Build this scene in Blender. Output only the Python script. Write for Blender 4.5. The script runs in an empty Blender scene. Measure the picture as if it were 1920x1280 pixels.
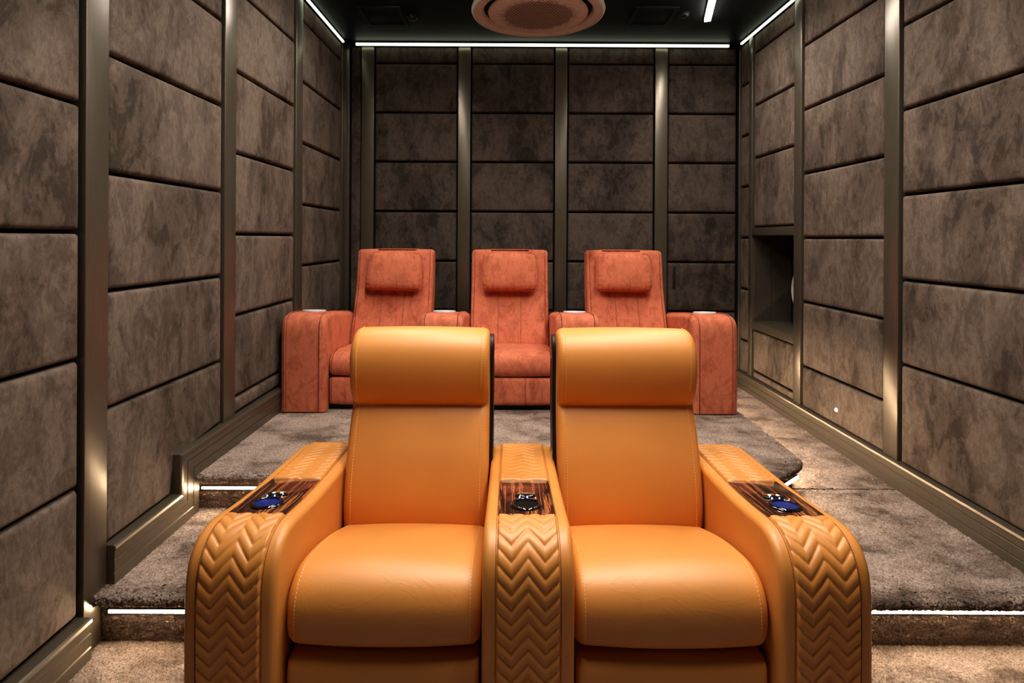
import bpy, bmesh, math, random
import numpy as np
from mathutils import Vector, Matrix
random.seed(7); rng = np.random.default_rng(7)
C = bpy.context.scene.collection
SC = bpy.context.scene

# ------------------------------------------------------------------ materials
def nmat(name):
    m = bpy.data.materials.new(name); m.use_nodes = True
    nt = m.node_tree; b = nt.nodes['Principled BSDF']
    return m, nt, b
def N(nt, t, **kw):
    n = nt.nodes.new(t)
    for k, v in kw.items():
        if k.startswith('i_'):
            n.inputs[k[2:].replace('_', ' ')].default_value = v
        else: setattr(n, k, v)
    return n
def L(nt, a, ao, b, bi): nt.links.new(a.outputs[ao], b.inputs[bi])
def ramp(nt, stops, interp='LINEAR'):
    r = nt.nodes.new('ShaderNodeValToRGB'); r.color_ramp.interpolation = interp
    e = r.color_ramp.elements
    while len(e) < len(stops): e.new(0.5)
    for q, (p, c) in zip(e, stops):
        q.position = p; q.color = (*c, 1)
    return r
def coords(nt, scale=(1,1,1), kind='Object', rand=False):
    tc = N(nt, 'ShaderNodeTexCoord'); mp = N(nt, 'ShaderNodeMapping')
    mp.inputs['Scale'].default_value = scale
    L(nt, tc, kind, mp, 'Vector')
    if rand:
        oi = N(nt, 'ShaderNodeObjectInfo')
        mu = N(nt, 'ShaderNodeVectorMath', operation='SCALE')
        L(nt, oi, 'Random', mu, 0) if False else None
        cx = N(nt, 'ShaderNodeCombineXYZ')
        for ax, f in (('X', 13.0), ('Y', 29.0), ('Z', 17.0)):
            q = N(nt, 'ShaderNodeMath', operation='MULTIPLY'); q.inputs[1].default_value = f
            L(nt, oi, 'Random', q, 0); nt.links.new(q.outputs[0], cx.inputs[ax])
        nt.links.new(cx.outputs[0], mp.inputs['Location'])
    return mp
def noise(nt, mp, scale, detail=4, rough=.55, dist=0):
    n = N(nt, 'ShaderNodeTexNoise')
    n.inputs['Scale'].default_value = scale; n.inputs['Detail'].default_value = detail
    n.inputs['Roughness'].default_value = rough; n.inputs['Distortion'].default_value = dist
    L(nt, mp, 'Vector', n, 'Vector'); return n
def bump(nt, b, src, out, strength, dist=.002, prev=None):
    q = N(nt, 'ShaderNodeBump'); q.inputs['Strength'].default_value = strength
    q.inputs['Distance'].default_value = dist
    L(nt, src, out, q, 'Height')
    if prev: L(nt, prev, 'Normal', q, 'Normal')
    L(nt, q, 'Normal', b, 'Normal'); return q
def mixc(nt, fac, a, b, mode='MIX'):
    m = N(nt, 'ShaderNodeMix', data_type='RGBA', blend_type=mode)
    for s, v in ((0, fac), (6, a), (7, b)):
        if isinstance(v, (int, float)): m.inputs[s].default_value = v
        elif isinstance(v, tuple): m.inputs[s].default_value = (*v, 1)
        else: nt.links.new(v, m.inputs[s])
    return m.outputs[2]

def suede(name, dark, light, scale=3.0, stretch=(1,1,.55), sheen=.35, hi=.62, lo=.36, rand=True, fine=.35, mixf=.42, speck=.6):
    m, nt, b = nmat(name)
    mp = coords(nt, stretch, rand=rand)
    n1 = noise(nt, mp, scale, 9, .66, .55)
    n2 = noise(nt, mp, scale*3.6, 9, .74, .6)
    mp2 = coords(nt, (1,1,1)); n3 = noise(nt, mp2, 700, 2, .6)
    r1 = ramp(nt, [(lo, (0,0,0)), (hi, (1,1,1))]); L(nt, n1, 'Fac', r1, 'Fac')
    r2 = ramp(nt, [(.435, (0,0,0)), (.51, (1,1,1))]); L(nt, n2, 'Fac', r2, 'Fac')
    f = mixc(nt, mixf, r1.outputs[0], r2.outputs[0])
    n4 = noise(nt, mp, scale*17, 6, .75, .8)
    r4 = ramp(nt, [(.40, (.62,.62,.62)), (.58, (1.12,1.12,1.12))]); L(nt, n4, 'Fac', r4, 'Fac')
    col = mixc(nt, f, dark, light)
    col = mixc(nt, speck, col, r4.outputs[0], 'MULTIPLY')
    r3 = ramp(nt, [(.3, (.72,.72,.72)), (.7, (1.25,1.25,1.25))]); L(nt, n3, 'Fac', r3, 'Fac')
    col = mixc(nt, fine*2, col, r3.outputs[0], 'MULTIPLY')
    nt.links.new(col, b.inputs['Base Color'])
    b.inputs['Roughness'].default_value = .85
    b.inputs['Specular IOR Level'].default_value = .2
    b.inputs['Sheen Weight'].default_value = sheen
    b.inputs['Sheen Roughness'].default_value = .45
    b.inputs['Sheen Tint'].default_value = (*[min(1, c*2.2) for c in light], 1)
    q = bump(nt, b, n3, 'Fac', .35, .0015)
    bump(nt, b, n2, 'Fac', .12, .004, q)
    return m
M = {}
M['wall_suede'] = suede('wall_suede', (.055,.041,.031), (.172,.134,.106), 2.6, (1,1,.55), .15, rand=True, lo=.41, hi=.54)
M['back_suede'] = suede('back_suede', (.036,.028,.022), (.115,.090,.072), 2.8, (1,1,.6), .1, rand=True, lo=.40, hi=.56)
M['red_suede'] = suede('red_suede', (.28,.062,.028), (.62,.195,.108), 4.2, (1,1,.6), .2, rand=False, fine=.2, lo=.33, hi=.47, mixf=.32, speck=.3)

def leather(name, base, rough=.42, wrinkle=.0):
    m, nt, b = nmat(name)
    mp = coords(nt, (1,1,1))
    n1 = noise(nt, mp, 2.5, 3, .5); n2 = noise(nt, mp, 420, 3, .6)
    r = ramp(nt, [(.3, tuple(c*.9 for c in base)), (.7, tuple(min(1,c*1.07) for c in base))]); L(nt, n1, 'Fac', r, 'Fac')
    L(nt, r, 'Color', b, 'Base Color')
    b.inputs['Roughness'].default_value = rough
    b.inputs['Specular IOR Level'].default_value = .85
    q = bump(nt, b, n2, 'Fac', .10, .0008)
    if wrinkle:
        mw = coords(nt, (1.4,3.2,2.0)); nw = noise(nt, mw, 3.2, 4, .5, 1.8)
        rw = ramp(nt, [(.44, (0,0,0)), (.5, (1,1,1)), (.56, (0,0,0))]); L(nt, nw, 'Fac', rw, 'Fac')
        bump(nt, b, rw, 'Color', wrinkle, .003, q)
    return m
M['leather'] = leather('orange_leather', (.65,.272,.058), .50, .06)
M['leather_plain'] = leather('orange_leather_plain', (.65,.272,.058), .50)
M['thread'] = leather('gold_thread', (.85,.52,.16), .6)
M['red_thread'] = leather('dark_red_thread', (.16,.03,.012), .8)

def plain(name, col, rough=.5, metal=0, spec=.5, emit=None, es=0, coat=0):
    m, nt, b = nmat(name)
    mp = coords(nt); n = noise(nt, mp, 30, 2)
    r = ramp(nt, [(.2, tuple(c*.92 for c in col)), (.8, tuple(min(1,c*1.06) for c in col))]); L(nt, n, 'Fac', r, 'Fac')
    L(nt, r, 'Color', b, 'Base Color')
    b.inputs['Roughness'].default_value = rough; b.inputs['Metallic'].default_value = metal
    b.inputs['Specular IOR Level'].default_value = spec; b.inputs['Coat Weight'].default_value = coat
    if emit:
        b.inputs['Emission Color'].default_value = (*emit, 1); b.inputs['Emission Strength'].default_value = es
    return m
def bronze():
    m, nt, b = nmat('bronze_metal')
    mp = coords(nt, (60,60,1)); n = noise(nt, mp, 8, 3)
    r = ramp(nt, [(.3, (.125,.104,.076)), (.7, (.160,.136,.102))]); L(nt, n, 'Fac', r, 'Fac')
    L(nt, r, 'Color', b, 'Base Color')
    b.inputs['Metallic'].default_value = .5; b.inputs['Specular IOR Level'].default_value = .9
    rr = ramp(nt, [(.3, (.29,)*3), (.7, (.35,)*3)]); L(nt, n, 'Fac', rr, 'Fac'); L(nt, rr, 'Color', b, 'Roughness')
    bump(nt, b, n, 'Fac', .05, .0005)
    return m
M['bronze'] = bronze()
M['dark_bronze'] = plain('dark_bronze', (.075,.062,.045), .5, .3)
M['black'] = plain('black_plastic', (.006,.006,.006), .5)
M['gloss_black'] = plain('gloss_black', (.006,.006,.008), .08, coat=1)
M['ceiling'] = plain('ceiling_black', (.010,.013,.013), .55, spec=.3)
M['gap'] = plain('gap_dark', (.010,.008,.006), .9, spec=.1)
M['chrome'] = plain('chrome', (.75,.75,.78), .15, 1)
M['satin'] = plain('satin_steel', (.85,.85,.88), .45, .35)
M['white'] = plain('white_plastic', (.75,.75,.75), .5)
M['grey_plastic'] = plain('grey_plastic', (.014,.016,.016), .5)
M['bounce_tinted_white'] = plain('cassette_plastic', (.90,.80,.76), .5)  # white plastic; the warm bounce light is tinted into its colour
M['cassette_rim'] = plain('cassette_rim', (.60,.58,.48), .5)
M['led_white'] = plain('led_white', (1,1,1), .5, emit=(.90,1,.76), es=2.6)
M['led_step'] = plain('led_step', (1,1,1), .5, emit=(1,.76,.50), es=70)
M['led_aisle'] = plain('led_aisle', (1,1,1), .5, emit=(1,.74,.50), es=150)
M['lamp'] = plain('lamp_diffuser', (1,1,1), .5, emit=(1,.93,.86), es=26)
M['blue'] = plain('blue_glow', (.0,.008,.10), .5, emit=(0.0,.02,.45), es=.10)
M['blue_led'] = plain('blue_led', (.5,.6,1), .3, emit=(.35,.45,1), es=2)
M['red_led'] = plain('red_led', (1,.3,.25), .3, emit=(1,.3,.2), es=1.2)
M['button'] = plain('button_white', (.9,.88,.8), .3, emit=(1,.95,.85), es=.6)
M['grille_hole'] = plain('grille_hole', (.10,.045,.035), .9)

def carpet():
    m, nt, b = nmat('carpet')
    mp = coords(nt, (1,1.5,1)); n1 = noise(nt, mp, 4.5, 7, .66, .3)
    mp2 = coords(nt, (1,1,1)); n2 = noise(nt, mp2, 150, 4, .8); n3 = noise(nt, mp2, 60, 4, .7)
    r1 = ramp(nt, [(.38, (.20,.142,.108)), (.47, (.42,.325,.265)), (.60, (.64,.51,.43))]); L(nt, n1, 'Fac', r1, 'Fac')
    r2 = ramp(nt, [(.36, (.22,.20,.18)), (.60, (1.35,1.35,1.35))]); L(nt, n2, 'Fac', r2, 'Fac')
    col = mixc(nt, .85, r1.outputs[0], r2.outputs[0], 'MULTIPLY')
    nt.links.new(col, b.inputs['Base Color'])
    b.inputs['Roughness'].default_value = .95; b.inputs['Specular IOR Level'].default_value = .1
    b.inputs['Sheen Weight'].default_value = .25; b.inputs['Sheen Tint'].default_value = (.8,.65,.55,1)
    q = bump(nt, b, n2, 'Fac', 1.0, .010); bump(nt, b, n3, 'Fac', .8, .012, q)
    return m
M['carpet'] = carpet()

def ebony():
    m, nt, b = nmat('striped_ebony')
    mp = coords(nt, (58,1.3,1)); n1 = noise(nt, mp, 1.0, 5, .75, .25)
    mp2 = coords(nt, (400,6,1)); n2 = noise(nt, mp2, 1.0, 2)
    r1 = ramp(nt, [(.0, (.012,.008,.006)), (.42, (.05,.018,.012)), (.53, (.03,.012,.008)), (.565, (.55,.20,.07)), (.60, (.09,.03,.02)), (.66, (.5,.2,.08)), (.72, (.04,.015,.01))])
    L(nt, n1, 'Fac', r1, 'Fac')
    r2 = ramp(nt, [(.3, (.7,.7,.7)), (.7, (1.2,1.2,1.2))]); L(nt, n2, 'Fac', r2, 'Fac')
    nt.links.new(mixc(nt, 1.0, r1.outputs[0], r2.outputs[0], 'MULTIPLY'), b.inputs['Base Color'])
    b.inputs['Roughness'].default_value = .12; b.inputs['Coat Weight'].default_value = .6
    b.inputs['Coat Roughness'].default_value = .05
    return m
M['ebony'] = ebony()

# ------------------------------------------------------------------ helpers
def props(o, label=None, cat=None, group=None, kind=None):
    if label: o['label'] = label
    if cat: o['category'] = cat
    if group: o['group'] = group
    if kind: o['kind'] = kind
    return o
def link(name, me, mat, parent=None, smooth=True, angle=None):
    if smooth:
        for p in me.polygons: p.use_smooth = True
        if angle is not None: me.set_sharp_from_angle(angle=math.radians(angle))
    if mat is not None: me.materials.append(mat)
    o = bpy.data.objects.new(name, me); C.objects.link(o)
    if parent: o.parent = parent
    return o
def from_bm(name, bm, mat, parent=None, smooth=True, angle=40):
    bmesh.ops.recalc_face_normals(bm, faces=bm.faces)
    me = bpy.data.meshes.new(name); bm.to_mesh(me); bm.free()
    return link(name, me, mat, parent, smooth, angle)
def box(bm, x0,x1,y0,y1,z0,z1, bev=0, seg=2):
    r = bmesh.ops.create_cube(bm, size=1)
    vs = r['verts']
    for v in vs:
        v.co = Vector(((x0+x1)/2 + v.co.x*(x1-x0), (y0+y1)/2 + v.co.y*(y1-y0), (z0+z1)/2 + v.co.z*(z1-z0)))
    if bev:
        es = list({e for v in vs for e in v.link_edges})
        bmesh.ops.bevel(bm, geom=es, offset=bev, segments=seg, profile=.6, affect='EDGES')
def boxo(name, mat, x0,x1,y0,y1,z0,z1, bev=0, seg=2, parent=None):
    bm = bmesh.new(); box(bm, x0,x1,y0,y1,z0,z1, bev, seg)
    return from_bm(name, bm, mat, parent, angle=60 if bev else 30)
def empty(name, loc, rz=0, parent=None):
    o = bpy.data.objects.new(name, None); C.objects.link(o); o.location = loc
    o.rotation_euler = (0,0,rz); o.empty_display_size = .1
    if parent: o.parent = parent
    return o
def chaikin(p, n=3, closed=True):
    p = [np.array(q, float) for q in p]
    for _ in range(n):
        out = []; m = len(p)
        rg = range(m) if closed else range(m-1)
        if not closed: out.append(p[0])
        for i in rg:
            a, b = p[i], p[(i+1) % m]
            out += [a*.75+b*.25, a*.25+b*.75]
        if not closed: out.append(p[-1])
        p = out
    return np.array(p)
def area2(p):
    x, y = p[:,0], p[:,1]
    return np.sum(x*np.roll(y,-1) - np.roll(x,-1)*y)
def resample(p, step, closed=True):
    q = np.vstack([p, p[:1]]) if closed else p
    d = np.hypot(*np.diff(q, axis=0).T); s = np.concatenate([[0], np.cumsum(d)])
    n = max(3, int(round(s[-1]/step)))
    t = np.linspace(0, s[-1], n+1)
    if closed: t = t[:-1]
    return np.column_stack([np.interp(t, s, q[:,0]), np.interp(t, s, q[:,1])])
def normals2(p, closed=True):
    if closed: t = np.roll(p,-1,0) - np.roll(p,1,0)
    else: t = np.gradient(p, axis=0)
    t /= np.linalg.norm(t, axis=1)[:,None] + 1e-9
    return np.column_stack([t[:,1], -t[:,0]])       # outward for counter-clockwise outlines
def loft(name, prof, x0, x1, r, mat, parent, crown=0, step=.012, smooth_n=3, ends=6, nx=14, raw=False, flatb=False):
    """a soft solid: the side outline (y,z) swept along x, its two ends rounded by r and its middle crowned"""
    p = np.array(prof, float) if raw else chaikin(prof, smooth_n)
    if area2(p) < 0: p = p[::-1]
    p = resample(p, step); n = normals2(p)
    st = []
    for i in range(ends+1):
        a = math.pi/2*i/ends; st.append((x0 + r*(1-math.cos(math.pi/2-a+0) ) if False else x0 + r*(1-math.sin(math.pi/2-a)) if False else x0 + r*(1-math.cos(a)), r*(1-math.sin(a))))
    inner = [(x0+r+(x1-x0-2*r)*k/nx, 0) for k in range(1, nx)]
    right = [(x1-(x-x0), s) for x, s in st[::-1]]
    st = st + inner + right
    w = (x1-x0)/2; xc = (x0+x1)/2
    verts = []; m = len(p)
    for x, s in st:
        u = abs(x-xc)/w
        off = -s + crown*(1-u**2.2)
        q = p + n*off
        if flatb:
            lowp = p[:,1] < p[:,1].min()+.05; q[lowp,1] = p[lowp,1]
        for a, b in q: verts.append((x, a, b))
    faces = []
    for i in range(len(st)-1):
        for j in range(m):
            k = (j+1) % m
            faces.append((i*m+j, i*m+k, (i+1)*m+k, (i+1)*m+j))
    faces.append(tuple(range(m))[::-1]); faces.append(tuple(range((len(st)-1)*m, len(st)*m)))
    me = bpy.data.meshes.new(name); me.from_pydata(verts, [], faces)
    bm = bmesh.new(); bm.from_mesh(me)
    bpy.data.meshes.remove(me)
    return from_bm(name, bm, mat, parent, angle=55)
def dashes(name, pts3, nrm3, mat, parent, pitch=.010, ln=.0062, w=.0015):
    """a row of stitches along a 3-D polyline lying on a surface"""
    P = np.array(pts3); d = np.linalg.norm(np.diff(P, axis=0), axis=1); s = np.concatenate([[0], np.cumsum(d)])
    bm = bmesh.new(); t = pitch/2
    def at(tt): return Vector([np.interp(tt, s, P[:,k]) for k in range(3)])
    Nn = np.array(nrm3)
    def nat(tt): return Vector([np.interp(tt, s, Nn[:,k]) for k in range(3)]).normalized()
    while t < s[-1]-ln:
        a, b = at(t), at(t+ln); n = nat(t+ln/2); e = (b-a).normalized(); sd = e.cross(n).normalized()*w
        up = n*w*.9
        vs = [bm.verts.new(q) for q in (a-sd-up, a+sd-up, b+sd-up, b-sd-up, a-sd*.6+up, a+sd*.6+up, b+sd*.6+up, b-sd*.6+up)]
        for f in ((0,1,2,3),(4,7,6,5),(0,4,5,1),(1,5,6,2),(2,6,7,3),(3,7,4,0)): bm.faces.new([vs[i] for i in f])
        t += pitch
    return from_bm(name, bm, mat, parent, smooth=False)
def lathe(name, prof, mat, parent, loc=(0,0,0), rot=(0,0,0), seg=48, scale=(1,1,1), angle=45):
    bm = bmesh.new(); rings = []
    for r, z in prof:
        if r < 1e-6: rings.append([bm.verts.new((0,0,z))])
        else: rings.append([bm.verts.new((r*math.cos(2*math.pi*k/seg), r*math.sin(2*math.pi*k/seg), z)) for k in range(seg)])
    for a, b in zip(rings, rings[1:]):
        for k in range(seg):
            l = (k+1) % seg
            if len(a) == 1 and len(b) == 1: continue
            if len(a) == 1: bm.faces.new((a[0], b[k], b[l]))
            elif len(b) == 1: bm.faces.new((a[k], a[l], b[0]))
            else: bm.faces.new((a[k], a[l], b[l], b[k]))
    o = from_bm(name, bm, mat, parent, angle=angle)
    o.location = loc; o.rotation_euler = rot; o.scale = scale
    return o
def grid_mesh(verts, nu, nv):
    i = np.arange(nu*nv).reshape(nv, nu)
    return np.stack([i[:-1,:-1], i[:-1,1:], i[1:,1:], i[1:,:-1]], -1).reshape(-1, 4)
class Sheets:
    def __init__(s): s.v = []; s.f = []; s.n = 0
    def add(s, P):                     # P: (nv, nu, 3)
        nv, nu, _ = P.shape
        s.v.append(P.reshape(-1,3)); s.f.append(grid_mesh(None, nu, nv) + s.n); s.n += nv*nu
    def build(s, name, mat, parent=None, flip=False):
        me = bpy.data.meshes.new(name)
        f = np.vstack(s.f)
        if flip: f = f[:, ::-1]
        me.from_pydata(np.vstack(s.v).tolist(), [], f.tolist())
        return link(name, me, mat, parent)

# ------------------------------------------------------------------ room measures
XL, XR, YB, YF, ZC = -1.39, 1.895, 4.61, -2.4, 2.996
Z1, Z2 = .176, .339
TA = [.56, .975, 1.39, 1.805, 2.22, 2.635]
TB = [.36, .775, 1.185, 1.597, 2.01, 2.42, 2.83]
TOP = 2.975

# ------------------------------------------------------------------ walls with upholstered panels
def wall(name, x0,x1,y0,y1,z0,z1):
    return props(boxo(name, M['gap'], x0,x1,y0,y1,z0,z1), kind='structure')
wl = wall('wall_left', XL-.16, XL-.035, YF-.1, YB+.16, -.05, ZC+.1)
wb = wall('wall_back', XL-.16, XR+.5, YB+.035, YB+.16, -.05, ZC+.1)
NY0, NY1, NZ0, NZ1 = 3.70, 4.345, .742, 1.409          # the niche opening
bm = bmesh.new()
box(bm, XR+.035, XR+.36, YF-.1, NY0, -.05, ZC+.1)
for q in ((XR+.035, NY1, YB+.16, -.05, ZC+.1), (XR+.035, NY0, NY1, -.05, NZ0-.06), (XR+.035, NY0, NY1, NZ1+.06, ZC+.1), (XR+.30, NY0, NY1, NZ0-.06, NZ1+.06)):
    wall('wall_right', q[0], XR+.36, *q[1:])
wr = props(from_bm('wall_right', bm, M['gap'], smooth=False), kind='structure')
wf = props(boxo('wall_front', M['gap'], XL-.16, XR+.36, YF-.1, YF, -.05, ZC+.1), kind='structure')

def panel(side, a, b, z0, z1, parent, mat):
    """one padded suede panel; a..b runs along the wall, its edges are rolled over"""
    g = .0065; d = .036
    a += g; b -= g; z0 += g; z1 -= g
    R = .018; k = 4
    def marks(p, q):
        inner = np.linspace(p+R, q-R, max(3, int((q-p)/.05)))
        e = [R*(1-math.cos(math.pi/2*i/k)) for i in range(k)]
        return np.concatenate([[p+t for t in e], inner, [q-t for t in e[::-1]]])
    U = marks(a, b); V = marks(z0, z1)
    def edge(t, p, q):
        m = min(t-p, q-t)
        return 0 if m >= R else R - math.sqrt(max(0, R*R-(R-m)**2))
    ph = random.random()*9
    verts = []
    for v in V:
        for u in U:
            h = -min(R, math.hypot(edge(u,a,b), edge(v,z0,z1)))
            m = min(u-a, b-u, v-z0, z1-v)
            h += .0025*math.sin(u*7+ph)*math.sin(v*9+ph*2)*min(1, m/.08)
            verts.append((u, h, v))
    nu, nv = len(U), len(V)
    faces = grid_mesh(None, nu, nv).tolist()
    # skirt back to the wall
    rim = list(range(nu)) + [j*nu+nu-1 for j in range(1,nv)] + [(nv-1)*nu+i for i in range(nu-2,-1,-1)] + [j*nu for j in range(nv-2,0,-1)]
    base = len(verts)
    for i in rim: verts.append((verts[i][0], -d, verts[i][2]))
    for i in range(len(rim)):
        j = (i+1) % len(rim); faces.append((rim[j], rim[i], base+i, base+j))
    if side == 'L': vs = [(XL-.002+h, u, v) for u,h,v in verts]
    elif side == 'R': vs = [(XR+.002-h, u, v) for u,h,v in verts]
    else: vs = [(u, YB+.002-h, v) for u,h,v in verts]
    cx = np.mean([min(v[i] for v in vs) for i in range(3)]) if False else None
    c = Vector([(min(v[i] for v in vs)+max(v[i] for v in vs))/2 for i in range(3)])
    me = bpy.data.meshes.new('upholstered_panel'); me.from_pydata([tuple(Vector(v)-c) for v in vs], [], faces)
    b_ = bmesh.new(); b_.from_mesh(me); bpy.data.meshes.remove(me)
    o = from_bm('upholstered_panel', b_, mat, parent, angle=80)
    o.location = c
    return o
def bay(side, a, b, zb, zt, rows, parent, mat, holes=None):
    zs = [zb] + [z for z in rows if zb+.05 < z < zt-.05] + [zt]
    return [panel(side, a, b, p, q, parent, mat) for p, q in zip(zs, zs[1:])]
G = .004
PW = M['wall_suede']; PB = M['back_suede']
# left wall: pilaster spans along the room
LP = [(-.86,-.76), (.03,.13), (.92,1.02), (1.807,1.91), (2.687,2.796), (3.578,3.688), (4.555,YB)]
bay('L', -.76+G, .03-G, .14, TOP, TB, wl, PW)
bay('L', .13+G, .92-G, .14, TOP, TB, wl, PW)
bay('L', 1.02+G, 1.807-G, .14, TOP, TA, wl, PW)
# bay beside the steps: the lowest row is cut around the stepped skirting
for z0, z1 in zip(TB[1:], TB[2:]+[TOP]): panel('L', 1.91+G, 2.687-G, z0, z1, wl, PW)
bm = bmesh.new()                   # one L-shaped panel above the stepped skirting
L6 = [(1.919,.316),(2.290,.316),(2.290,.479),(2.678,.479),(2.678,TB[1]-.005),(1.919,TB[1]-.005)]
q0 = [bm.verts.new((XL-.036, y, z)) for y, z in L6]; q1 = [bm.verts.new((XL-.002, y, z)) for y, z in L6]
bm.faces.new(q0); ff = bm.faces.new(q1[::-1])
for i in range(6): bm.faces.new((q0[i], q0[(i+1)%6], q1[(i+1)%6], q1[i]))
bmesh.ops.bevel(bm, geom=list(ff.edges), offset=.015, segments=4, profile=.5, affect='EDGES')
from_bm('upholstered_panel', bm, PW, wl, angle=80)
bay('L', 2.796+G, 3.578-G, .474, TOP, TA, wl, PW)
bay('L', 3.688+G, 4.555-G, .474, TOP, TB, wl, PW)
# back wall
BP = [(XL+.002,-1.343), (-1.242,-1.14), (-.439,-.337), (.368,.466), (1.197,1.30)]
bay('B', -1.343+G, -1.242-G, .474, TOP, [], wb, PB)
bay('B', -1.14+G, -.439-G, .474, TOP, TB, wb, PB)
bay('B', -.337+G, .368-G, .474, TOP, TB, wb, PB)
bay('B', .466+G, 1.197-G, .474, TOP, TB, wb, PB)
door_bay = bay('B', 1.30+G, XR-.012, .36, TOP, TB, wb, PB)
# right wall
RP = [(-.86,-.76), (.03,.13), (.92,1.02), (1.81,1.92), (2.703,2.807), (3.61,3.70), (4.345,4.405), (4.59,YB)]
bay('R', -.76+G, .03-G, .14, TOP, TB, wr, PW)
bay('R', .13+G, .92-G, .14, TOP, TA, wr, PW)
bay('R', 1.02+G, 1.81-G, .14, TOP, TA, wr, PW)
bay('R', 1.92+G, 2.703-G, .295, TOP, [z if z > .5 else .345 for z in TB], wr, PW)
bay('R', 2.807+G, 3.61-G, .295, TOP, TA, wr, PW)
bay('R', NY0+.01, NY1-.01, NZ1+.062, TOP, TB[4:], wr, PW)
bay('R', NY0+.01, NY1-.01, .295, NZ0-.062, [.355], wr, PW)
bay('R', 4.405+G, 4.59-G, .295, TOP, TA, wr, PW)

nt_ = [0]
def trim(x0,x1,y0,y1,z0,z1, bev=.0025, mat=None):
    nt_[0] += 1
    return props(boxo('trim_%d' % nt_[0], mat or M['bronze'], x0,x1,y0,y1,z0,z1, bev), kind='structure')
for a, b in LP:
    zb = 0 if b < 1.92 else .45
    trim(XL-.035, XL+.006, a, b, zb, TOP+.01)
for a, b in BP: trim(a, b, YB-.006, YB+.035, .40, TOP+.01)
for a, b in RP:
    zb = 0 if b < 1.93 else .27
    trim(XR-.006, XR+.035, a, b, zb, TOP+.01)
# niche surround and lining
trim(XR-.006, XR+.035, NY0, NY1, NZ1, NZ1+.06)
bm = bmesh.new()
box(bm, XR-.006, XR+.30, NY0, NY1, NZ0-.06, NZ0, .002)
nt_[0] += 1; props(from_bm('trim_%d' % nt_[0], bm, M['bronze']), kind='structure')
bm = bmesh.new()
box(bm, XR+.03, XR+.145, NY1-.012, NY1+.003, NZ0, NZ1); box(bm, XR+.148, XR+.30, NY1-.012, NY1+.003, NZ0, NZ1)
box(bm, XR+.03, XR+.30, NY0-.003, NY0+.012, NZ0, NZ1); box(bm, XR+.03, XR+.30, NY0, NY1, NZ1-.003, NZ1+.01)
nt_[0] += 1; props(from_bm('trim_%d' % nt_[0], bm, M['dark_bronze'], smooth=False), kind='structure')
# white disc inside the niche
disc = lathe('speaker', [(0,.012),(.10,.012),(.165,.008),(.185,.0),(.185,-.008),(.17,-.012),(0,-.012)], M['white'], None,
             (XR+.203, 3.955, 1.01), (0, math.radians(-90), 0), 64)
props(disc, 'white round disc-shaped speaker standing inside the dark niche of right wall', 'speaker')
sb = boxo('cabinet', M['black'], .0, .080, -.20, .20, -.262, .225, .006, parent=None)
sb.parent = disc; sb.matrix_parent_inverse = Matrix.Identity(4)
sb.rotation_euler = (0, math.radians(90), 0)
# (cabinet is written in the disc's own frame: its z axis looks into the room)
me = sb.data
for v in me.vertices:
    x, y, z = v.co; v.co = (x, y, z)
sb.rotation_euler = (0,0,0)
for v in me.vertices:
    x, y, z = v.co            # x = depth behind the disc, z = height
    v.co = (z, y, -.013-x)

# ------------------------------------------------------------------ skirtings
def sweep_skirt(name, path, side, H=.135):
    """path: inner edge points in (y,z); the moulding rises H from it, mitred at corners"""
    prof = [(0,0),(0,.020),(.038,.020),(.041,.016),(.045,.020),(.083,.020),(.086,.016),(.090,.020),(.116,.020),(.121,.024),(.131,.022),(H,.016),(H,0)]
    prof = [(t, d+.012) if d else (t, d-.02) for t, d in prof]
    pts = [np.array(p, float) for p in path]
    dirs = [(pts[i+1]-pts[i])/np.linalg.norm(pts[i+1]-pts[i]) for i in range(len(pts)-1)]
    nr = [np.array((-d[1], d[0])) for d in dirs]
    offs = []
    for i in range(len(pts)):
        if i == 0: offs.append(nr[0])
        elif i == len(pts)-1: offs.append(nr[-1])
        else:
            s = nr[i-1]+nr[i]; offs.append(s/ (1+nr[i-1].dot(nr[i])))
    bm = bmesh.new(); rows = []
    for p, o in zip(pts, offs):
        row = []
        for t, d in prof:
            q = p+o*t
            x = XL+d if side == 'L' else XR-d
            row.append(bm.verts.new((x, q[0], q[1])))
        rows.append(row)
    for a, b in zip(rows, rows[1:]):
        for k in range(len(prof)-1): bm.faces.new((a[k], a[k+1], b[k+1], b[k]))
    bm.faces.new(rows[0]); bm.faces.new(rows[-1][::-1])
    return props(from_bm(name, bm, M['bronze'], smooth=False), kind='structure')
sweep_skirt('baseboard_left_front', [(YF,0),(1.807,0)], 'L')
sweep_skirt('baseboard_left', [(1.912,Z1),(2.43,Z1),(2.43,Z2),(YB,Z2)], 'L')
sweep_skirt('baseboard_right_front', [(YF,0),(1.80,0)], 'R')
sweep_skirt('baseboard_right', [(1.86,Z1-.004),(YB,Z1-.004)], 'R', .130)
bm = bmesh.new(); box(bm, XL+.03, 1.37, YB-.03, YB+.02, Z2, Z2+.135, .003); box(bm, 1.37, XR-.03, YB-.03, YB+.02, Z1, Z1+.13, .003)
props(from_bm('baseboard_back', bm, M['bronze']), kind='structure')

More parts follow.
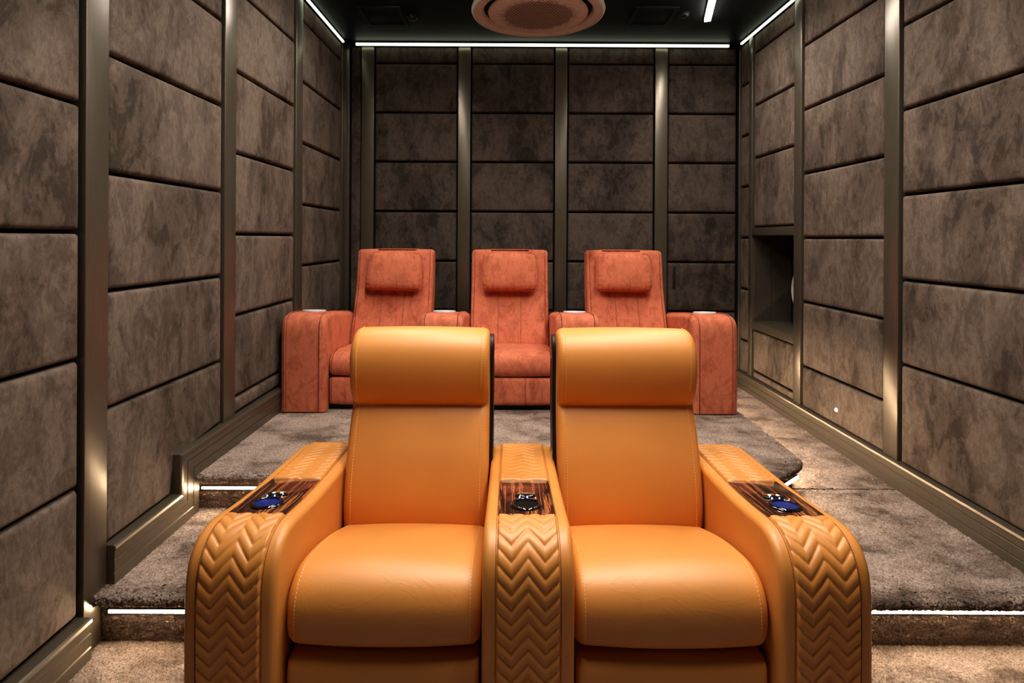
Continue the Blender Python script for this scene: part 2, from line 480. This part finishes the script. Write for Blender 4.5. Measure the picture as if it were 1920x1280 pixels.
# ------------------------------------------------------------------ carpeted floor, steps, platform
def jit(P, a=.0028):
    return P + rng.normal(0, a, P.shape)
def flat(x0,x1,y0,y1,z, st=.008, a=.0016, xr=None):
    ys = np.linspace(y0, y1, max(2, int((y1-y0)/st))); nx = max(2, int((x1-x0)/st))
    P = np.zeros((len(ys), nx, 3))
    for i, y in enumerate(ys):
        P[i,:,0] = np.linspace(x0, xr(y) if xr else x1, nx); P[i,:,1] = y; P[i,:,2] = z
    P[:,:,2] += rng.normal(0, a, P.shape[:2]); return P
def nose_profile(z, zb, over=.045, lip=.034, r=.016, st=.004):
    """(outward, z) from the tread over the rounded lip, back underneath and down the riser"""
    p = [(-.03, z), (over-r, z)] + [(over-r+r*math.sin(a), z-r+r*math.cos(a)) for a in np.linspace(0, math.pi/2, 5)[1:]]
    p += [(over-.002, z-lip+.004), (over-.010, z-lip), (.004, z-lip), (0, z-lip-.006), (0, zb)]
    return resample(np.array(p), st, closed=False)
def nose(sheet, path, z, zb, st=.005, a=.0022):
    """path in plan; the outward side lies to its right"""
    p = resample(np.array(path, float), st, closed=False)
    t = np.gradient(p, axis=0); t /= np.linalg.norm(t, axis=1)[:,None]
    for _ in range(3): t[1:-1] = (t[:-2]+t[1:-1]*2+t[2:])/4
    n = np.column_stack([t[:,1], -t[:,0]]); n /= np.linalg.norm(n, axis=1)[:,None]
    pr = nose_profile(z, zb)
    P = np.zeros((len(pr), len(p), 3))
    for i, (o, zz) in enumerate(pr):
        P[i,:,:2] = p + n*o; P[i,:,2] = zz
    sheet.add(jit(P, a))
# lowest floor
s = Sheets(); s.add(flat(XL-.03, XR+.03, 1.0, 2.47, 0, .008)); s.add(flat(XL-.03, XR+.03, YF, 1.0, 0, .05, 0))
fl = props(s.build('floor', M['carpet']), kind='structure')
bm = bmesh.new(); box(bm, XL-.16, XR+.3, YF-.1, YB+.1, -.10, -.01)
props(from_bm('floor_slab', bm, M['gap'], smooth=False), kind='structure')
# platform (its riser line, then the lip stands out by .045)
RY, RX = 2.455, 1.342
def arc(c, r, a0, a1, n=6): return [(c[0]+r*math.cos(a), c[1]+r*math.sin(a)) for a in np.linspace(a0, a1, n)]
A, B = (1.165, RY), (RX, 2.645)
edge = [(XL-.01, RY), (1.12, RY), (1.15, RY+.004), (1.175, RY+.018), (1.325, 2.60), (1.338, 2.625), (RX, 2.66), (RX, YB+.01)]
s = Sheets()
e = chaikin(edge, 2, closed=False)
nose(s, e, Z2, Z1-.02 if False else Z1-.01)
def xr(y):
    if y > 2.66: return RX
    k = e[(e[:,1] >= RY+.001)]; return float(np.interp(y, k[:,1], k[:,0]))
s.add(flat(XL-.01, RX, RY-.0+.001, YB+.01, Z2, .008, .0016, xr))
# the middle of the riser runs down to the lowest floor behind the front sofa
P = np.zeros((30, 260, 3)); P[:,:,0] = np.linspace(-.95, 1.05, 260)[None]; P[:,:,1] = RY; P[:,:,2] = np.linspace(Z1, 0, 30)[:,None]
s.add(jit(P))
props(s.build('floor_platform', M['carpet']), kind='structure')
# left step and right step with its aisle along the wall
SY = 1.888
s = Sheets(); nose(s, [(XL-.01, SY), (-.955, SY), (-.93, SY+.02), (-.93, RY)], Z1, -.005)
s.add(flat(XL-.01, -.94, SY+.005, RY+.01, Z1, .006)); props(s.build('floor_step_left', M['carpet']), kind='structure')
s = Sheets(); nose(s, [(1.03, RY), (1.03, SY+.02), (1.05, SY), (XR+.01, SY)], Z1, -.005)
s.add(flat(1.04, XR+.01, SY+.005, 2.669, Z1, .006)); s.add(flat(1.04, XR+.01, 2.679, YB+.01, Z1, .008))
# the carpet seam across the aisle
P = np.zeros((4, 90, 3)); P[:,:,0] = np.linspace(1.30, XR-.05, 90)[None]
P[:,:,1] = np.array([2.668, 2.671, 2.677, 2.680])[:,None]; P[:,:,2] = np.array([Z1, Z1-.022, Z1-.022, Z1])[:,None]
s.add(jit(P, .0012)); props(s.build('floor_step_right', M['carpet']), kind='structure')

# ------------------------------------------------------------------ ceiling and its fittings
props(boxo('ceiling', M['ceiling'], XL-.16, XR+.36, YF-.1, YB+.16, ZC, ZC+.1), kind='structure')
def strip(x0,x1,y0,y1,z0,z1, mat, label, group, body):
    """an LED profile: aluminium channel with a glowing diffuser"""
    r = empty('led_strip', ((x0+x1)/2, (y0+y1)/2, (z0+z1)/2))
    props(r, label, 'light strip', group)
    q = [x0-r.location.x, x1-r.location.x, y0-r.location.y, y1-r.location.y, z0-r.location.z, z1-r.location.z]
    boxo('diffuser', mat, *q, .001, parent=r)
    bx = [(x0,x1,y0,y1,z0,z1)[i] + body[i] - (r.location.x, r.location.x, r.location.y, r.location.y, r.location.z, r.location.z)[i] for i in range(6)]
    boxo('channel', M['black'], *bx, parent=r)
    return r
LG = 'thin white light strips around the ceiling edge'
strip(-1.283, 1.795, YB-.040, YB-.022, 2.964, 2.982, M['led_white'], 'thin white light strip along ceiling edge above the back wall', LG, (-.01,.01,0.001,.024,0.002,.014))
strip(XL+.010, XL+.024, YF+.4, 4.53, 2.968, 2.982, M['led_white'], 'thin white light strip along ceiling edge above the left wall', LG, (-.016,-.001,-.01,.01,.002,.014))
strip(XR-.024, XR-.010, YF+.4, 4.53, 2.968, 2.982, M['led_white'], 'thin white light strip along ceiling edge above the right wall', LG, (.001,.016,-.01,.01,.002,.014))
SG = 'warm light strips under the step edges'
strip(XL+.035, -.97, SY-.010, SY-.004, .101, .111, M['led_step'], 'warm glowing light strip under the edge of the lower left step', SG, (-.01,.005,.002,.010,-.002,.002))
strip(1.07, XR-.035, SY-.010, SY-.004, .113, .123, M['led_step'], 'warm glowing light strip under the edge of the lower right step', SG, (-.005,.01,.002,.010,-.002,.002))
strip(XL+.035, 1.13, RY-.010, RY-.004, .265, .275, M['led_step'], 'warm light strip under platform front edge beside the left skirting', SG, (-.005,.005,.002,.010,-.002,.002))
strip(RX+.004, RX+.010, 2.68, 4.50, .270, .280, M['led_aisle'], 'warm light strip under platform side edge along the right aisle', SG, (-.006,-.002,-.002,.002,-.002,.002))
r = strip(-.115, .115, -.003, .003, -.007, .007, M['led_step'], 'short warm light strip under the angled platform corner by right aisle', SG, (-.004,.004,.002,.010,-.002,.002))
r.location = (1.255, 2.525, .270); r.rotation_euler = (0,0,math.atan2(2.60-(RY+.018), .15))
# nudge out of the riser along its normal
nx, ny = math.sin(r.rotation_euler.z), -math.cos(r.rotation_euler.z)
r.location.x += nx*.010; r.location.y += ny*.010

def lamp_bar(p, q, w, label, pw=1):
    p, q = Vector(p), Vector(q); c = (p+q)/2; d = q-p
    r = empty('ceiling_light', (c.x, c.y, ZC), math.atan2(d.y, d.x)-math.pi/2)
    props(r, label, 'ceiling light', 'linear ceiling lights'); h = d.length/2
    boxo('diffuser', M['lamp'], -w/2, w/2, -h, h, -.030, -.004, .003, parent=r)
    ld = bpy.data.lights.new('lamp_light', 'AREA'); ld.shape = 'RECTANGLE'; ld.size = w; ld.size_y = 2*h
    ld.energy = 13*pw; ld.color = (1,.90,.81); ld.spread = math.radians(150)
    lo = bpy.data.objects.new('lamp_light', ld); C.objects.link(lo); lo.parent = r; lo.location = (0,0,-.033)
    boxo('housing', M['black'], -w/2-.003, w/2+.003, -h-.003, h+.003, -.018, .002, parent=r)
lamp_bar((1.43,4.05,0), (1.13,2.90,0), .044, 'bright linear ceiling light right of the round air conditioner')
lamp_bar((-.84,3.70,0), (-.54,2.55,0), .044, 'bright linear ceiling light left of the round air conditioner')
lamp_bar((.93,2.40,0), (.60,1.12,0), .044, 'added unseen linear ceiling light above the front sofa on the right', 1.95)  # added light out of view, placed by judgement to light the front leather
lamp_bar((-.40,2.15,0), (-.08,.95,0), .044, 'added unseen linear ceiling light above the front sofa on the left', 1.75)  # its unseen partner, likewise added for the lighting of the front sofa

# round cassette air conditioner
ac = empty('air_conditioner', (.184, 3.87, ZC))
props(ac, 'round bounce-tinted white ceiling cassette air conditioner with perforated centre disc', 'air conditioner')
lathe('casing', [(.30,.0),(.452,0),(.458,-.02),(.462,-.040),(.455,-.052),(.44,-.058),(.395,-.058),(.386,-.052),(.375,-.02),(.30,-.02)], M['bounce_tinted_white'], ac, seg=96)
lathe('air_slot', [(.30,-.0215),(.379,-.0215),(.379,-.023),(.30,-.023)], M['black'], ac, seg=96)
lathe('trim_ring', [(.4585,-.018),(.4645,-.038),(.458,-.054),(.446,-.0595),(.452,-.05),(.455,-.03)], M['cassette_rim'], ac, seg=96)
cd = lathe('centre_disc', [(0,-.068),(.20,-.068),(.31,-.066),(.342,-.060),(.348,-.050),(.345,-.040),(.30,-.020),(0,-.02)], M['bounce_tinted_white'], ac, seg=96)
bm = bmesh.new()
sp = .0235
for j in range(-14, 15):
    for i in range(-14, 15):
        for up in (0, 1):
            x = (i + (j % 2)*.5)*sp + (sp/2 if up else 0); y = j*sp*.866 + (sp*.2887 if up else 0)
            rr = math.hypot(x, y)
            if rr > .282: continue
            sz = .0098*(1 if rr < .225 else max(.3, 1-(rr-.225)/.08))
            if rr > .235 and random.random() < .25: continue
            a0 = math.pi/2 if not up else -math.pi/2
            vs = [bm.verts.new((x+sz*math.cos(a0+k*2*math.pi/3), y+sz*math.sin(a0+k*2*math.pi/3), -.0686 + (.002*max(0, rr-.2)/.11))) for k in range(3)]
            bm.faces.new(vs)
h = from_bm('perforation', bm, M['grille_hole'], cd, smooth=False); h['kind'] = 'stuff'

def hatch(x, y, label):
    r = empty('access_hatch', (x, y, ZC)); props(r, label, 'access hatch', 'black square ceiling hatches')
    boxo('panel', M['ceiling'], -.125, .125, -.145, .145, -.006, 0, .001, parent=r)
    bm = bmesh.new()
    for q in ((-.152,.152,-.172,-.145), (-.152,.152,.145,.172), (-.152,-.127,-.145,.145), (.127,.152,-.145,.145)): box(bm, *q, -.010, 0)
    from_bm('frame', bm, M['grey_plastic'], r, smooth=False)
hatch(1.02, 4.03, 'black square access hatch right of the round air conditioner')
hatch(-.935, 4.05, 'black square access hatch in the ceiling left of the air conditioner')
def detector(x, y, label):
    r = empty('smoke_detector', (x, y, ZC)); props(r, label, 'smoke detector', 'small round ceiling detectors')
    lathe('base', [(0,0),(.044,0),(.044,-.008),(0,-.008)], M['grey_plastic'], r, seg=32)
    lathe('cap', [(.036,-.008),(.034,-.018),(.026,-.024),(0,-.026)], M['grey_plastic'], r, seg=32)
detector(1.235, 3.99, 'small round black detector between right hatch and linear light')
detector(-.726, 4.06, 'small round black detector beside the left ceiling hatch')

# flush pull in the suede door panel and the little round button on the right wall
dp = min(door_bay, key=lambda o: abs(o.location.z-.98))
hd = boxo('door_handle', M['black'], 1.352-dp.location.x, 1.372-dp.location.x, -.022, -.010, .965-dp.location.z, 1.150-dp.location.z, .002, parent=dp)
bt = lathe('wall_button', [(0,.008),(.008,.008),(.011,.005),(.012,0),(0,0)], M['button'], None, (XR+.001, 3.215, .345+.0), (0, math.radians(-90), 0), 24)
bt.location.z = 1.376 - (765-447)/1040*3.215
props(bt, 'tiny pale round button low on the right wall suede panel', 'wall button')
# vent screw at the head of the back pilaster
# ------------------------------------------------------------------ sofas
def surf(prof_open, x):            # 3-D points and normals of an open side outline at x
    n = normals2(prof_open, closed=False)
    return [(x, a, b) for a, b in prof_open], [(0, a, b) for a, b in n]

def quilt(name, path, w, mat, parent, spacing=.037, amp=.048, depth=.0062, lift=.0035, phase=0., st=.003, nu=64):
    """chevron-quilted strip laid over an arm: path = open outline (y,z), outward on its right"""
    p = resample(path, st, closed=False); n = normals2(p, closed=False)
    s_ = np.arange(len(p))*np.hypot(*(p[1]-p[0]))
    L_ = s_[-1]
    u = np.linspace(-1, 1, nu)
    # W-shaped line: high at the edges and in the middle, low at +-.55
    tri = np.where(np.abs(u) < .53, np.abs(u)/.53, (1-np.abs(u))/.47*1.0)
    tri = np.where(np.abs(u) >= .53, 1-(np.abs(u)-.53)/.47*.75, tri)
    sh = -tri*amp
    P = np.zeros((len(p), nu, 3))
    for i in range(len(p)):
        t = (s_[i] + sh)/spacing + phase
        g = np.abs(np.sin(math.pi*t))**.42
        edge = np.clip((1-np.abs(u))/.06, 0, 1)**.5
        en = np.clip(min(s_[i], L_-s_[i])/.006, 0, 1)**.5
        h = (lift + depth*g)*edge*en - .0015*(1-edge) - .001*(1-en)
        P[i,:,0] = u*w/2; P[i,:,1] = p[i,0]+n[i,0]*h; P[i,:,2] = p[i,1]+n[i,1]*h
    q = Sheets(); q.add(P)
    return q.build(name, mat, parent)

def cup(arm, y, z, tilt, glow):
    c = empty('cup_holder', (0, y, z), parent=arm) if False else None
    inner = M['blue'] if glow else M['gap']
    o = lathe('cup_holder', [(.047,0),(.0485,.003),(.046,.0065),(.041,.0075),(.038,.006),(.0368,.003),(.036,.001),(0,.0008)], M['gloss_black'], arm, (0,y,z), (tilt,0,0), 48)
    me = o.data; me.materials.append(inner); me.materials.append(M['chrome'])
    for p in me.polygons:
        r = max(math.hypot(me.vertices[i].co.x, me.vertices[i].co.y) for i in p.vertices)
        if r < .0378: p.material_index = 1
        elif .0378 <= r < .0411: p.material_index = 0
    return o

def arm_front(root, cx, glow, label=None):
    prof = [(0,.03),(0,.2),(0,.36),(.002,.46),(.022,.525),(.070,.566),(.135,.575),(.25,.557),(.42,.541),(.62,.533),(.78,.528),(.87,.517),(.905,.48),(.91,.40),(.91,.03)]
    p = chaikin(prof[:1]*3+prof+prof[-1:]*3, 3)
    # keep the outer faces straight at the base
    a = empty('armrest', (cx, 0, 0), parent=root)
    loft('arm_body', p, -.1225, .1225, .020, M['leather_plain'], a, crown=0, raw=True, step=.008, flatb=True)
    # the open outline over which the quilt lies, clockwise seen from +x: from the front foot upward
    po = chaikin(prof[:13], 3, closed=False)
    po = resample(po, .003, closed=False)
    fr = po[(po[:,0] < .162)]; back = po[(po[:,0] > .458)]
    # outward normal must point to -y at the front: reverse the direction
    def sec(q): return q[::-1]
    quilt('quilted_cover', sec(fr), .168, M['leather_plain'], a)
    quilt('quilted_cover', sec(back), .168, M['leather_plain'], a, spacing=.034, amp=.030, depth=.0055)
    ins = po[(po[:,0] >= .162) & (po[:,0] <= .458)]
    y0, z0 = ins[0]; y1, z1 = ins[-1]; tl = math.atan2(z1-z0, y1-y0)
    ln = math.hypot(y1-y0, z1-z0); 
    pl = boxo('console_plate', M['ebony'], -.0835, .0835, -ln/2, ln/2, -.010, .0045, .0012, parent=a)
    pl.location = (0, (y0+y1)/2, (z0+z1)/2+.001); pl.rotation_euler = (tl,0,0)
    nrm = Vector((0,-math.sin(tl),math.cos(tl)))
    def on(yy, k=.0055): 
        f = (yy-y0)/(y1-y0); return Vector((0, yy, z0+(z1-z0)*f+.001)) + nrm*k
    c = on(.232, .0045); cup(a, c.y, c.z, tl, glow)
    c = on(.306, .0045)
    bp = lathe('button_pad', [(.033,0),(.033,.003),(.030,.006),(0,.0065)], M['gloss_black'], a, c, (tl,0,0), 40, (1,.55,1))
    for dx in (-.012, .013):
        c = on(.306, .0110); lathe('power_button', [(.0055,0),(.005,.001),(0,.0014)], M['button'] if glow else M['dark_bronze'], a, (dx, c.y, c.z), (tl,0,0), 20)
    for dx in (-.019, .004):
        c = on(.274, .0145); lathe('blue_indicator', [(.0024,-.004),(.002,.001),(0,.0012)], M['blue_led'], a, (dx, c.y, c.z), (tl,0,0), 12)
    c = on(.266, .0145); lathe('red_indicator', [(.0018,-.004),(.0016,.001),(0,.0012)], M['red_led'], a, (.030, c.y, c.z), (tl,0,0), 12)
    # piping seams beside the quilt
    for sx in (-1, 1):
        pr = resample(po, .006, closed=False)[::-1]
        nn = normals2(pr, closed=False)
        pts = [(sx*.0865, q[0]+m[0]*.001, q[1]+m[1]*.001) for q, m in zip(pr, nn)]
        dashes('stitching', pts, [(0, m[0], m[1]) for m in nn], M['thread_dark'], a, .008, .006, .0008)
    boxo('foot', M['black'], -.09, .09, .05, .86, 0, .034, .003, parent=a)
    return a
M['thread_dark'] = leather('brown_thread', (.25,.08,.012), .7)

F = empty('cinema_sofa', (.052, 1.45, 0))
props(F, 'two-seat orange leather cinema recliner sofa with chevron-quilted armrests in the front row', 'sofa')
for cx, g in ((-.785, True), (0, False), (.785, True)): arm_front(F, cx, g)
SEATP = [(.075,.262),(.050,.285),(.042,.33),(.046,.385),(.075,.428),(.130,.450),(.21,.442),(.33,.414),(.46,.372),(.60,.318),(.66,.30),(.66,.25),(.40,.24),(.10,.25)]
FOOTP = [(.060,.06),(.046,.075),(.044,.15),(.047,.215),(.062,.236),(.12,.240),(.20,.235),(.20,.06)]
BACKP = [(.60,.24),(.566,.29),(.550,.37),(.557,.46),(.585,.56),(.622,.65),(.652,.712),(.671,.738),(.671,.746),(.652,.764),(.630,.806),(.618,.865),(.620,.925),(.640,.976),(.680,1.013),(.745,1.025),(.800,1.005),(.835,.965),(.845,.88),(.835,.74),(.79,.55),(.74,.40),(.70,.26)]
def front_seat(cx):
    hw = .267
    s = loft('seat_cushion', SEATP, cx-hw+.002, cx+hw-.002, .030, M['leather'], F, crown=.010, smooth_n=2)
    f = loft('footrest', FOOTP, cx-hw+.006, cx+hw-.006, .016, M['leather_plain'], F, crown=.004)
    b = loft('backrest', BACKP, cx-hw+.004, cx+hw-.004, .026, M['leather_plain'], F, crown=.006, smooth_n=2, step=.008)
    # stitches down both sides of the backrest face and of the seat front
    pb = resample(chaikin(BACKP[1:16], 3, closed=False), .006, closed=False)
    n = normals2(pb[::-1], closed=False)[::-1]
    for sx in (-1, 1):
        pts = [(cx+sx*(hw-.034), q[0]+m[0]*.0022, q[1]+m[1]*.0022) for q, m in zip(pb, n)]
        dashes('stitching', pts, [(0,m[0],m[1]) for m in n], M['thread'], b)
    ps = resample(chaikin(SEATP[1:10], 3, closed=False), .006, closed=False)
    n = normals2(ps[::-1], closed=False)[::-1]
    for sx in (-1, 1):
        pts = [(cx+sx*(hw-.030), q[0]+m[0]*.0015, q[1]+m[1]*.0015) for q, m in zip(ps, n)]
        dashes('stitching', pts, [(0,m[0],m[1]) for m in n], M['thread'], s)
    # the black steel frame and shell behind the leather
    fr = [(.70,.24),(.655,.40),(.69,.56),(.735,.70),(.738,.80),(.715,.90),(.735,.985),(.79,1.00),(.84,.94),(.862,.84),(.85,.70),(.81,.52),(.76,.36),(.73,.24)]
    fm = loft('back_frame', fr, cx-hw-.010, cx+hw+.010, .003, M['black'], F, step=.01)
    for sx in (-1, 1):
        for z0, z1, y in ((.40,.56,.715),(.90,.955,.775)):
            bmm = bmesh.new(); x = cx+sx*(hw+.011)
            box(bmm, x-.0015, x+.0015, y-.010, y+.010, z0, z1, .001)
            from_bm('bracket', bmm, M['chrome'], fm)
for cx in (-.3925, .3925): front_seat(cx)
# steel base joining the seats
bm = bmesh.new(); box(bm, -.66, .66, .18, .80, .02, .235, .004); from_bm('base_frame', bm, M['black'], F)

# ---- rear red sofa
R_ = empty('cinema_sofa', (-.003, 3.275, Z2))
props(R_, 'three-seat rust red suede cinema sofa with head pillows on the raised platform', 'sofa')
RARM = [(0,.006),(0,.006),(0,.02),(0,.2),(0,.40),(.004,.515),(.030,.563),(.085,.580),(.22,.572),(.42,.545),(.60,.522),(.66,.505),(.68,.44),(.68,.02),(.68,.006),(.68,.006)]
def seam(name, prof, x, parent, mat, lift=.0015, pitch=.012, ln=.0075, w=.0019):
    n = normals2(prof[::-1], closed=False)[::-1]
    pts = [(x, q[0]+m[0]*lift, q[1]+m[1]*lift) for q, m in zip(prof, n)]
    return dashes(name, pts, [(0,m[0],m[1]) for m in n], mat, parent, pitch, ln, w)
def welt(name, prof, x, parent, mat, r=.0035, lift=.001):
    """a thin raised cord following the outline"""
    n = normals2(prof[::-1], closed=False)[::-1]
    bm = bmesh.new(); rows = []
    for q, m in zip(prof, n):
        c = Vector((x, q[0]+m[0]*lift, q[1]+m[1]*lift)); nn = Vector((0,m[0],m[1]))
        rows.append([bm.verts.new(c + Vector((1,0,0))*r*math.cos(a) + nn*r*math.sin(a)) for a in np.linspace(0, 2*math.pi, 7)[:-1]])
    for a, b in zip(rows, rows[1:]):
        for k in range(6): bm.faces.new((a[k], a[(k+1)%6], b[(k+1)%6], b[k]))
    return from_bm(name, bm, mat, parent, angle=80)
def rear_arm(cx):
    a = empty('armrest', (cx, 0, 0), parent=R_)
    loft('arm_body', RARM, -.1335, .1335, .032, M['red_suede'], a, crown=.002, smooth_n=3, ends=7, flatb=True)
    po = resample(chaikin(RARM[1:12], 3, closed=False), .01, closed=False)
    for sx in (-1, 1):
        welt('piping', po, sx*.103, a, M['red_suede'], .004, .002); welt('seam', po, sx*.0975, a, M['red_thread'], .002, .0028)
    lathe('cup_plate', [(.070,-.008),(.070,.0005),(.067,.0025),(.048,.002),(.044,-.001),(0,-.001)], M['satin'], a, (.0,.20,.5815), (math.radians(-5),0,0), 40)
    for x in (-.10, .10): boxo('foot', M['chrome'], x-.014, x+.014, .01, .04, -.002, .016, .002, parent=a)
for k in range(4): rear_arm(-1.2225+.815*k)
RSEAT = [(.065,.212),(.046,.230),(.040,.27),(.050,.315),(.090,.340),(.16,.345),(.30,.335),(.46,.325),(.56,.30),(.56,.205),(.30,.20),(.10,.203)]
RFOOT = [(.062,.035),(.050,.045),(.048,.12),(.050,.185),(.062,.198),(.14,.198),(.14,.035)]
RBACK = [(.50,.24),(.475,.30),(.488,.36),(.525,.45),(.575,.56),(.615,.66),(.640,.76),(.655,.86),(.668,.935),(.685,.952),(.74,.955),(.785,.945),(.80,.90),(.79,.70),(.74,.50),(.66,.30),(.62,.24)]
def pillow(name, w, h, t, mat, parent, loc, tilt, rz=0):
    nu, nv = 40, 30; P = []
    for side in (1, -1):
        Q = np.zeros((nv, nu, 3))
        for j in range(nv):
            for i in range(nu):
                u = -math.cos(math.pi*i/(nu-1)); v = -math.cos(math.pi*j/(nv-1))
                # squircle outline with slightly pulled-in sides
                x = u*math.sqrt(max(0, 1-.16*v*v*abs(v)**3)); z = v*math.sqrt(max(0, 1-.16*u*u*abs(u)**3))
                e = max(0, (1-abs(u)**4))**.42*max(0, (1-abs(v)**4))**.42
                pk = .0022*math.sin(u*30)*max(0, abs(v)-.72)/.28*e**.3 + .0018*math.sin(v*24)*max(0, abs(u)-.8)/.2*e**.3
                wx = 1 - .03*(v+1)/2
                Q[j,i] = (x*w/2*wx, -side*(t/2*e + pk*4*(e > 0)*e**.2) - side*.011, z*h/2)
        P.append(Q)
    s = Sheets(); s.add(P[0]); s.add(P[1][:, ::-1])
    me = bpy.data.meshes.new(name); me.from_pydata(np.vstack(s.v).tolist(), [], np.vstack(s.f).tolist())
    bm = bmesh.new(); bm.from_mesh(me); bpy.data.meshes.remove(me)
    # close the narrow side wall between the two faces
    bmesh.ops.remove_doubles(bm, verts=bm.verts, dist=.0001)
    be = [e for e in bm.edges if e.is_boundary]
    try: bmesh.ops.bridge_loops(bm, edges=be)
    except Exception: pass
    o = from_bm(name, bm, mat, parent, angle=80)
    lb = bmesh.new(); K = 120; r = .0035
    for ys in (-.012, .012):
        rows = []
        for k in range(K):
            t = 2*math.pi*k/K; cu, sv = math.cos(t), math.sin(t); m = 9
            q = (abs(cu)**m+abs(sv)**m)**(-1/m); u, v = cu*q, sv*q
            wx = 1 - .03*(v+1)/2
            c = Vector((u*w/2*wx, ys, v*h/2)); nn = Vector((u,0,v)).normalized()
            rows.append([lb.verts.new(c + nn*r*math.cos(a) + Vector((0,1,0))*r*math.sin(a)) for a in np.linspace(0, 2*math.pi, 7)[:-1]])
        for k in range(K):
            a, b = rows[k], rows[(k+1)%K]
            for j in range(6): lb.faces.new((a[j], a[(j+1)%6], b[(j+1)%6], b[j]))
    bmesh.ops.recalc_face_normals(lb, faces=lb.faces)
    base = bmesh.new(); base.from_mesh(o.data)
    tm = bpy.data.meshes.new('tmp'); lb.to_mesh(tm); lb.free(); base.from_mesh(tm); bpy.data.meshes.remove(tm)
    base.to_mesh(o.data); base.free()
    for p in o.data.polygons: p.use_smooth = True
    o.location = loc; o.rotation_euler = (tilt, 0, rz)
    return o
def rear_seat(cx, pdx, ptilt):
    hw = .270
    s = loft('seat_cushion', RSEAT, cx-hw+.002, cx+hw-.002, .022, M['red_suede'], R_, crown=.008, smooth_n=2)
    f = loft('footrest', RFOOT, cx-hw+.003, cx+hw-.003, .012, M['red_suede'], R_, crown=.004)
    b = loft('backrest', RBACK, cx-hw, cx+hw, .022, M['red_suede'], R_, crown=.006, smooth_n=2, step=.010)
    pb = resample(chaikin(RBACK[1:10], 3, closed=False), .008, closed=False)
    for sx in (-1, 1):
        seam('stitching', pb, cx+sx*(hw-.022), b, M['red_thread'], .003)
        seam('stitching', pb[pb[:,1] < .665], cx+sx*.078, b, M['red_thread'], .0062)
        pf = resample(chaikin(RFOOT[1:5], 2, closed=False), .008, closed=False)
        seam('stitching', pf, cx+sx*.098, f, M['red_thread'], .0042)
        seam('stitching', pf, cx+sx*(hw-.018), f, M['red_thread'], .003)
        ps = resample(chaikin(RSEAT[1:6], 2, closed=False), .008, closed=False)
        seam('stitching', ps, cx+sx*(hw-.022), s, M['red_thread'], .003)
    p = pillow('head_pillow', .385, .262, .105, M['red_suede'], b, (cx+pdx, .583, .805), math.radians(-11), 0)
    p.rotation_euler.y = math.radians(ptilt)
    # piping round the pillow and the strap that hangs it over the top of the back
    bm = bmesh.new(); box(bm, cx+pdx-.135, cx+pdx+.135, .668, .80, .955, .959, .002); from_bm('pillow_strap', bm, M['red_suede'], b)
rear_seat(-.813, .012, 1.2); rear_seat(0, .0, 0); rear_seat(.813, -.020, 1.0)
bm = bmesh.new(); box(bm, -1.20, 1.20, .09, .66, .0, .20, .004); from_bm('base_frame', bm, M['black'], R_)

# ------------------------------------------------------------------ world, camera, view
w = bpy.data.worlds.new('World'); SC.world = w; w.use_nodes = True
bg = w.node_tree.nodes['Background']; bg.inputs[0].default_value = (.9,.95,1,1); bg.inputs[1].default_value = .0

VT = ('Standard', 'Medium High Contrast', .16)
cam = bpy.data.cameras.new('Camera'); co = bpy.data.objects.new('Camera', cam); C.objects.link(co)
cam.sensor_width = 36; cam.lens = 36*1040/1920; cam.clip_start = .02
cam.shift_x = 3/1920; cam.shift_y = -(640-447)/1920
co.matrix_world = Matrix.Translation((0,0,1.376)) @ Matrix.Rotation(math.radians(90), 4, 'X') @ Matrix.Rotation(math.radians(.3), 4, 'Z')
SC.camera = co
SC.view_settings.view_transform = VT[0]; SC.view_settings.look = VT[1]
SC.view_settings.exposure = VT[2]; SC.view_settings.gamma = 1
SC.cycles.max_bounces = 8; SC.cycles.diffuse_bounces = 5; SC.cycles.glossy_bounces = 4
SC.cycles.use_denoising = True; SC.cycles.sample_clamp_indirect = 6; SC.cycles.caustics_reflective = False
